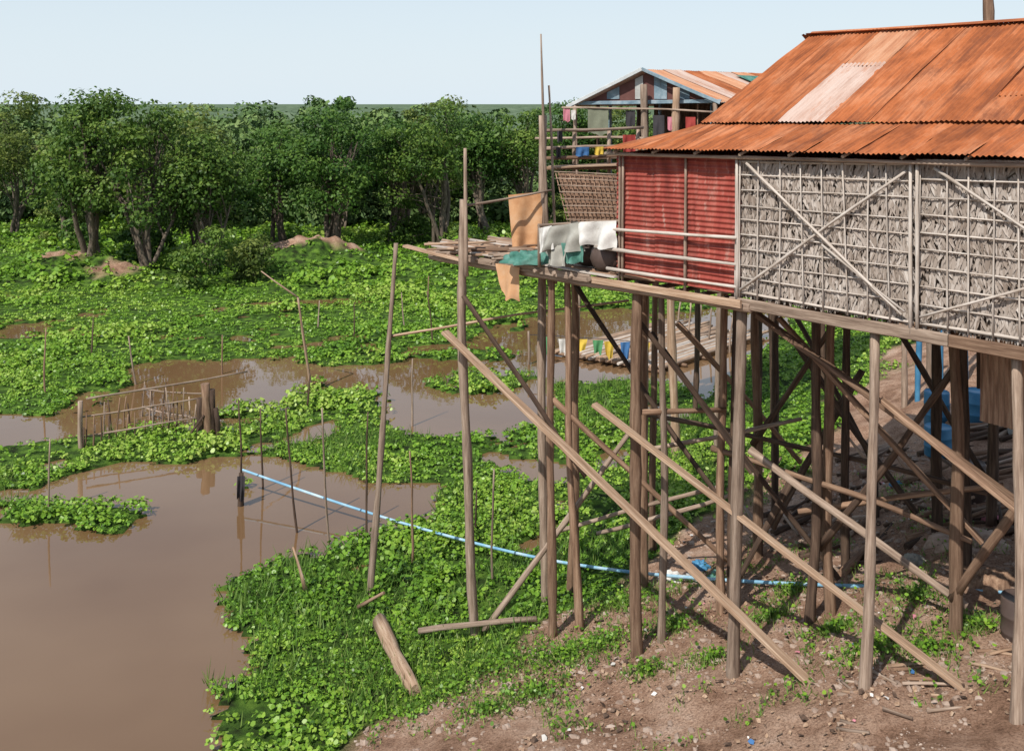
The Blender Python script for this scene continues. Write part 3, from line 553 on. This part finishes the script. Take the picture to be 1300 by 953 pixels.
for a,b,m in ((-1.3,-.9,M_bluewood),(-.4,-.15,M_plastic),(.2,.6,M_bluewood),(1.0,1.3,M_bluewood)):
    zt=lambda g:9.66-abs(g)*.46
    mesh_obj('gable_stripe',[q(a,-.09,8.85),q(b,-.09,8.85),q(b,-.09,zt(b)),q(a,-.09,zt(a))],[(0,1,2,3)],m,h2)
plank('tie_beam',q(-2.3,-.15,8.72),q(2.3,-.15,8.78),.12,.08,M_bluewood,h2,math.pi/2)
for k in range(11):
    g=-2.0+k*.4
    if k in (2,3,7): continue
    plank('wall_board',q(g,.5,6.0),q(g,.5,8.7),.36,.03,random.choice([M_bluewood,M_brown,M_bluewood,M_dark]),h2,0,up=(.95,-.31,0))
mesh_obj('rear_dark_wall',[q(-2.1,3.4,5.9),q(2.1,3.4,5.9),q(2.1,3.4,8.75),q(-2.1,3.4,8.75)],[(0,1,2,3)],M_dark,h2)
mesh_obj('side_wall',[q(2.1,.5,5.9),q(2.1,6,5.9),q(2.1,6,8.8),q(2.1,.5,8.8)],[(0,1,2,3)],M_bluewood,h2)
mesh_obj('floor',[q(-2.3,-.8,5.9),q(2.3,-.8,5.9),q(2.3,6,5.9),q(-2.3,6,5.9)],[(0,1,2,3)],M_brown,h2)
for g,r,m,rad in ((-2.2,-.3,M_old,.07),(0.15,-.5,M_old,.13),(1.15,-.5,M_tan,.14),(2.2,-.3,M_old,.08),(-2.2,5.8,M_dark,.1),(2.2,5.8,M_dark,.1),(0,5.8,M_dark,.1),(-2.2,2.8,M_dark,.1),(2.2,2.8,M_dark,.1)):
    v=q(g,r,0); pole('post',(v.x,v.y,-2.6),(v.x,v.y,9.2 if r==-.5 and g>.5 else 8.75 if r!=-.5 else 9.3),rad,rad*.85,m,h2)
mesh_obj('green_tarp',[q(1.6,3.8,9.15),q(1.7,6.1,9.12),q(.5,6.1,9.64),q(.4,3.8,9.67)],[(0,1,2,3)],M_teal,h2)
for g,w,z,h,m in ((-2.35,.22,8.6,.45,M_p),(-2.1,.15,8.5,.3,M_white),(-1.55,.65,8.55,.8,M_ol),(-.35,.3,8.5,.5,M_dk),(.5,.35,8.35,.7,M_dk),(.95,.2,8.3,.4,M_p),(1.5,.3,8.3,.5,M_r)):
    cloth('laundry',q(g,-.6,z),q(g+w,-.6,z),q(g+w,-.6,z-h),q(g,-.6,z-h),m,h2,.02,2,10,8)
pole('rail',q(-2.4,-.6,8.58),q(2.4,-.6,8.45),.03,.03,M_old,h2); pole('rail',q(-2.4,-.7,7.0),q(2.4,-.7,7.0),.05,.05,M_old,h2); pole('rail',q(-3.2,-.7,7.6),q(2.4,-.7,7.6),.04,.04,M_old,h2)

# ------------------------------------------------------------------ water poles
def stick(x,y,h,r=.035,lean=(0,0),m=M_old,name='bamboo_stake',base=None):
    z=min(gz(x,y),WZ)-.5 if base is None else base
    return pole(name,(x,y,z),(x+lean[0],y+lean[1],WZ+h),r,r*.6,m,None,.02,7)
pole('leaning_pole',(-3.2,22.7,-2.9),(-2.58,22.8,5.6),.085,.045,M_old,None,.015)
pole('bamboo_crossbar',(-2.75,22.9,3.5),(2.5,21.9,4.5),.03,.025,M_tan)
for (x,y,h,l) in [(-7.46,28.1,2.9,-.05),(-7.1,29.3,2.3,-.1),(-5.46,26.3,3.2,-.35),(-4.55,25.6,3.4,-.2),(-3.6,25.6,3.3,0),(-2.4,24.5,2.7,-.05),(-3.4,35,2.3,0),(-12.5,27.6,2.0,.05),(-14.7,40.2,1.9,-.35),(-11.8,41.7,1.6,0),(-.41,23.3,2.7,.0),(-4.6,56.5,1.5,.0),(-17.7,38.9,2.5,0),(-7.4,48,1.7,0),(-1,26,1.2,.1),(-5.2,50,1.8,-.2),(-3.6,47,2.4,-.3),(-18.5,45,1.6,.1),(-7.4,36.5,1.4,.2),(-9.5,50,1.4,.1),(-2.6,52,2.0,-.1)]:
    stick(x,y,h,.033 if y<35 else .042,(l,0),random.choice([M_old,M_brown,M_dark]))
stick(-7.42,28.05,.9,.10,(0,0),M_dark,'mooring_post')
cloth('dark_rag',(-7.5,27.95,-1.45),(-7.28,27.95,-1.45),(-7.3,27.95,-2.1),(-7.5,27.95,-2.1),M_dk,None,.04,2,10,8)
ln=empty('dead_branch'); pole('stem',(-7.6,39.2,-2.8),(-8.2,39.2,1.3),.06,.04,M_tan,ln); pole('twig',(-8.2,39.2,1.3),(-9.6,39.2,2.3),.04,.02,M_tan,ln)
ff=empty('fish_fence')
fa=Vector((-13.7,32.7,0)); fb=Vector((-10.8,34.5,0)); fd=Vector((-13.0,36,0))
def fence(a,b,n,h0,h1):
    for i in range(n):
        p=a.lerp(b,(i+random.uniform(-.25,.25))/(n-1)); pole('stake',(p.x,p.y,-2.9),(p.x+random.uniform(-.15,.15),p.y,WZ+random.uniform(h0,h1)),.03,.02,random.choice([M_old,M_brown,M_dark]),ff,.03,6)
fence(fa,fb,14,.6,1.5); fence(fa,fd,7,.6,1.3); fence(fd,fb,8,.9,1.5)
for z,zz in ((.35,.4),(1.0,1.25)):
    pole('rail',fa+Vector((-.1,0,WZ+z)),fb+Vector((.3,0,WZ+z+.1)),.03,.025,M_old,ff,.02); pole('rail',fd+Vector((0,0,WZ+z)),fb+Vector((.4,0,WZ+zz)),.03,.025,M_old,ff,.02)
pole('top_rail',(-13.8,33.2,-.85),(-9.3,36,-.7),.035,.025,M_old,ff)
pole('corner_post',(-13.7,32.6,-2.9),(-13.75,32.6,-.75),.08,.07,M_old,ff)
st=empty('old_stump')
for dx,dy,h,r in ((0,0,1.8,.17),(.2,.05,1.6,.13),(-.2,.1,1.3,.12),(.35,0,1.0,.09)): pole('trunk_piece',(-10+dx,33.7+dy,-2.9),(-10.1+dx,33.7+dy,WZ+h),r,r*.8,M_dark if dx else M_brown,st,.03)
pole('prop',(-10.9,33.5,-2.6),(-10.1,33.6,-1.5),.05,.04,M_dark,st)
rf=empty('bamboo_raft'); o=Vector((1.9,44.8,WZ+.22)); e1=Vector((.68,.73,0)); e2=Vector((.80,-.60,0))
for i in range(34):
    p=o+e2*(i*.155)+e1*random.uniform(-.4,.3); pole('raft_bamboo',p,p+e1*(8.6+random.uniform(-.6,.6))+Vector((0,0,random.uniform(0,.05))),.07,.06,random.choice([M_bamboo,M_tan,M_old,M_tan]),rf,.002,6)
for k in range(6): p=o+e1*(k*1.6)-Vector((0,0,.12)); pole('crosspiece',p-e2*.2,p+e2*5.4,.08,.07,M_brown,rf)
for k in range(5): p=o+e1*random.uniform(0,7)+e2*random.uniform(0,4)+Vector((0,0,.1)); pole('loose_pole',p,p+Vector((random.uniform(-2,2),random.uniform(1,3),.05)),.06,.05,M_old,rf)
for k in range(9): p=Vector((7.5+k*.35,49.5-k*.7,WZ-.4)); pole('rail_post',p,p+Vector((.2,0,2.1)),.05,.04,M_old,rf,.02,6)
cl=empty('clothesline'); pole('line_post',(.7,43.3,-2.9),(.7,43.3,-.9),.06,.05,M_old,cl); pole('line_post',(5.2,42.2,-2.9),(5.2,42.2,-.9),.06,.05,M_old,cl); pole('line',(.7,43.3,-1.05),(5.2,42.2,-1.1),.015,.015,M_dk,cl)
xx=1.3
for m,w,gp in ((M_g,.35,.3),(M_white,.55,.05),(M_y,.6,.2),(M_g,.45,.03),(M_y,.4,.25),(M_bl,.4,.3),(M_y,.5,.02)):
    y=43.3-(xx-.7)*.244; h=random.uniform(.5,.9); sg=random.uniform(.02,.1); cloth('garment',(xx,y,-1.07-sg),(xx+w,y-w*.24,-1.07-sg*.5),(xx+w*.8,y-w*.24,-1.07-h),(xx+.08,y,-1.07-h*.9),m,cl,.05,1.5,12,8); xx+=w+gp

pts=[(-7.6,28.9,-1.62),(-4.4,27.0,-1.9),(-.98,25.0,-2.02),(1.57,22.9,-1.66),(4.46,20,-.64),(7.85,17,.64),(9.6,16.4,.75)]
cu=bpy.data.curves.new('blue_water_pipe','CURVE'); cu.dimensions='3D'; cu.bevel_depth=.034; cu.bevel_resolution=3
sp=cu.splines.new('NURBS'); sp.points.add(len(pts)-1); sp.use_endpoint_u=True; sp.order_u=3
for i,p in enumerate(pts): sp.points[i].co=(*p,1)
po=bpy.data.objects.new('blue_water_pipe',cu); cu.materials.append(M_pipe); link(po)
pole('fallen_log',(-2.75,21.3,-2.05),(-1.75,18.6,-1.95),.15,.12,M_tan,None,.01,12)
pole('driftwood',(-1.9,20.8,-2.0),(.5,20.6,-1.65),.06,.05,M_old,None,.02)
pole('driftwood',(-4.6,22.8,-2.1),(-4.9,22.9,-1.2),.05,.02,M_tan,None,.02)
pole('driftwood',(-3.3,22.0,-2.1),(-2.7,21.6,-1.6),.05,.03,M_brown,None,.02)
fw=empty('firewood_pile')
for i in range(150):
    x=random.uniform(5.4,12); y=random.uniform(19.0,27); g=gz(x,y); a=random.gauss(.5,.5); l=random.uniform(.8,2.8)
    pole('stick',(x,y,g+.05),(x+l*math.cos(a),y+l*math.sin(a)*.6,g+random.uniform(.05,.35)),random.uniform(.03,.09),.03,random.choice([M_old,M_brown,M_dark,M_dark]),fw,.02,6)
for i in range(44):
    x=random.uniform(4.4,8.5); y=random.uniform(14.0,16.2); g=gz(x,y); a=random.gauss(-.3,.6); l=random.uniform(.3,1.0)
    pole('stick',(x,y,g+.03),(x+l*math.cos(a),y+l*math.sin(a)*.6,g+random.uniform(.03,.15)),.026,.018,random.choice([M_old,M_tan,M_brown]),fw,.02,6)
heap('rubble_heap',(8.6,19.0,.35),.8,.6,.35,M_stone,8,.4); heap('sack_heap',(8.2,17.4,.45),.45,.4,.3,M_brown,9,.4)
jar('oil_drum',(7.75,15.6,.4),.28,.8,M_pot,DRUM)
for x,y,m,h in ((11.2,27,M_blue,.9),(12.1,26.6,M_blue,.9),(10.2,24.5,M_blue,.7),(9.6,21.5,M_pot,.8),(12.6,25.3,M_plastic,.7)): jar('plastic_barrel',(x,y,gz(x,y)-.02),.32,h,m,DRUM)
tb=empty('plastic_bags')
for k,(x,y) in enumerate([(3.5,21.3),(3.75,21.1),(3.95,21.5),(3.3,21.6),(4.2,20.9),(9.0,20.6),(9.5,20.2),(10.0,22.2),(7.4,18.8),(8.7,23.0)]):
    heap('bag',(x,y,gz(x,y)),random.uniform(.12,.25),random.uniform(.1,.2),random.uniform(.08,.18),[M_white,M_plastic,M_blue,M_white,M_teal,M_plastic,M_p,M_white,M_grey,M_blue][k],20+k,.5,tb)
for k in range(7): x=11.5+k*.45; pole('blue_post',(x,30+k*.2,-1),(x,30+k*.2,5),.08,.08,M_blue if k%2 else M_old)
import bmesh
bm=bmesh.new(); bmesh.ops.create_icosphere(bm,subdivisions=1,radius=1); bv=np.array([v.co[:] for v in bm.verts]); bf=np.array([[v.index for v in f.verts] for f in bm.faces]); bm.free()
def rocks(name,n,x0,x1,y0,y1,s0,s1,mat,only=True):
    x=rng.uniform(x0,x1,n); y=rng.uniform(y0,y1,n); k=(soilmask(x,y)>.5)&(fbm(x,y,1.0,70)>.42); x=x[k];y=y[k]; n=len(x); z=base_z(x,y)
    s=s0+(s1-s0)*rng.random(n)**4; V=bv[None]*(1+rng.normal(0,.2,(n,len(bv),1)))*s[:,None,None]*rng.uniform(.6,1.3,(n,1,3))*np.array([1,1,.6]); V=V+np.stack([x,y,z],1)[:,None]
    F=(bf[None]+np.arange(n)[:,None,None]*len(bv)).reshape(-1,3)
    mesh_obj(name,V.reshape(-1,3),F.tolist(),mat)
rocks('gravel',18000,-3,11,13,27,.010,.075,M_stone)
def litter(name,n,mat,x0,x1,y0,y1,sz=.1):
    x=rng.uniform(x0,x1,n*6); y=rng.uniform(y0,y1,n*6); k=(soilmask(x,y)>.4)&(fbm(x,y,1.2,222)>.5); x=x[k][:n];y=y[k][:n]; n=len(x); C=np.stack([x,y,base_z(x,y)+.03],1)
    N=unit(np.stack([rng.normal(0,.5,n),rng.normal(0,.5,n),np.ones(n)],1)); T,B=basis(N); s=sz*rng.uniform(.3,1.3,(n,1))
    cloud(name,C,T*s,B*s*.7,[(-.5,-.4,0),(.1,-.55,.2),(.5,-.2,0),(.4,.5,.25),(-.3,.4,.05)],mat,rng.random(n),None,N*s)
litter('white_litter',60,M_white,-2.5,9,14,24,.09); litter('blue_litter',7,M_bl,-2,9,14,24,.09); litter('red_litter',8,M_p,-2,9,14,24,.09); litter('dark_litter',320,M_dark,-2,10,14,24,.11); litter('dry_leaves',1600,M_tan,-2,10,13.5,25,.07)

# ------------------------------------------------------------------ camera, light
cam=bpy.data.cameras.new('camera'); co=bpy.data.objects.new('camera',cam); COL.objects.link(co); scene.camera=co
co.location=(0,0,8.7); co.rotation_euler=(math.radians(90),0,0); cam.lens=36; cam.sensor_width=36; cam.sensor_fit='HORIZONTAL'; cam.shift_y=-.265; cam.clip_end=9000
el=math.radians(49); sd=Vector((-.55,-.83,0)).normalized()*math.cos(el)+Vector((0,0,math.sin(el)))
sl=bpy.data.lights.new('sun','SUN'); sl.energy=4.8; sl.angle=math.radians(.5); sl.color=(1,.95,.87); so=bpy.data.objects.new('sun',sl); COL.objects.link(so); so.rotation_euler=(-sd).to_track_quat('-Z','Y').to_euler(); so.location=(0,0,30)
w=bpy.data.worlds.new('World'); scene.world=w; w.use_nodes=True; nt=w.node_tree; L=nt.links.new
sk=nt.nodes.new('ShaderNodeTexSky'); sk.sky_type='NISHITA'; sk.sun_disc=False; sk.sun_elevation=el; sk.sun_rotation=math.atan2(sd.x,sd.y); sk.air_density=1.0; sk.dust_density=.6; sk.ozone_density=1.0
tc=nt.nodes.new('ShaderNodeTexCoord'); sx=nt.nodes.new('ShaderNodeSeparateXYZ'); L(tc.outputs['Generated'],sx.inputs[0])
mr=nt.nodes.new('ShaderNodeMapRange'); mr.inputs[1].default_value=0; mr.inputs[2].default_value=.4; mr.inputs[3].default_value=.95; mr.inputs[4].default_value=.35; L(sx.outputs[2],mr.inputs[0])
mx=nt.nodes.new('ShaderNodeMixRGB'); mx.inputs[2].default_value=(6.5,7.4,8.1,1); L(mr.outputs[0],mx.inputs[0]); L(sk.outputs[0],mx.inputs[1])
L(mx.outputs[0],nt.nodes['Background'].inputs[0]); nt.nodes['Background'].inputs[1].default_value=.115
scene.view_settings.view_transform='Standard'; scene.view_settings.look='None'; scene.view_settings.exposure=0
print('OBJ',len(bpy.data.objects))
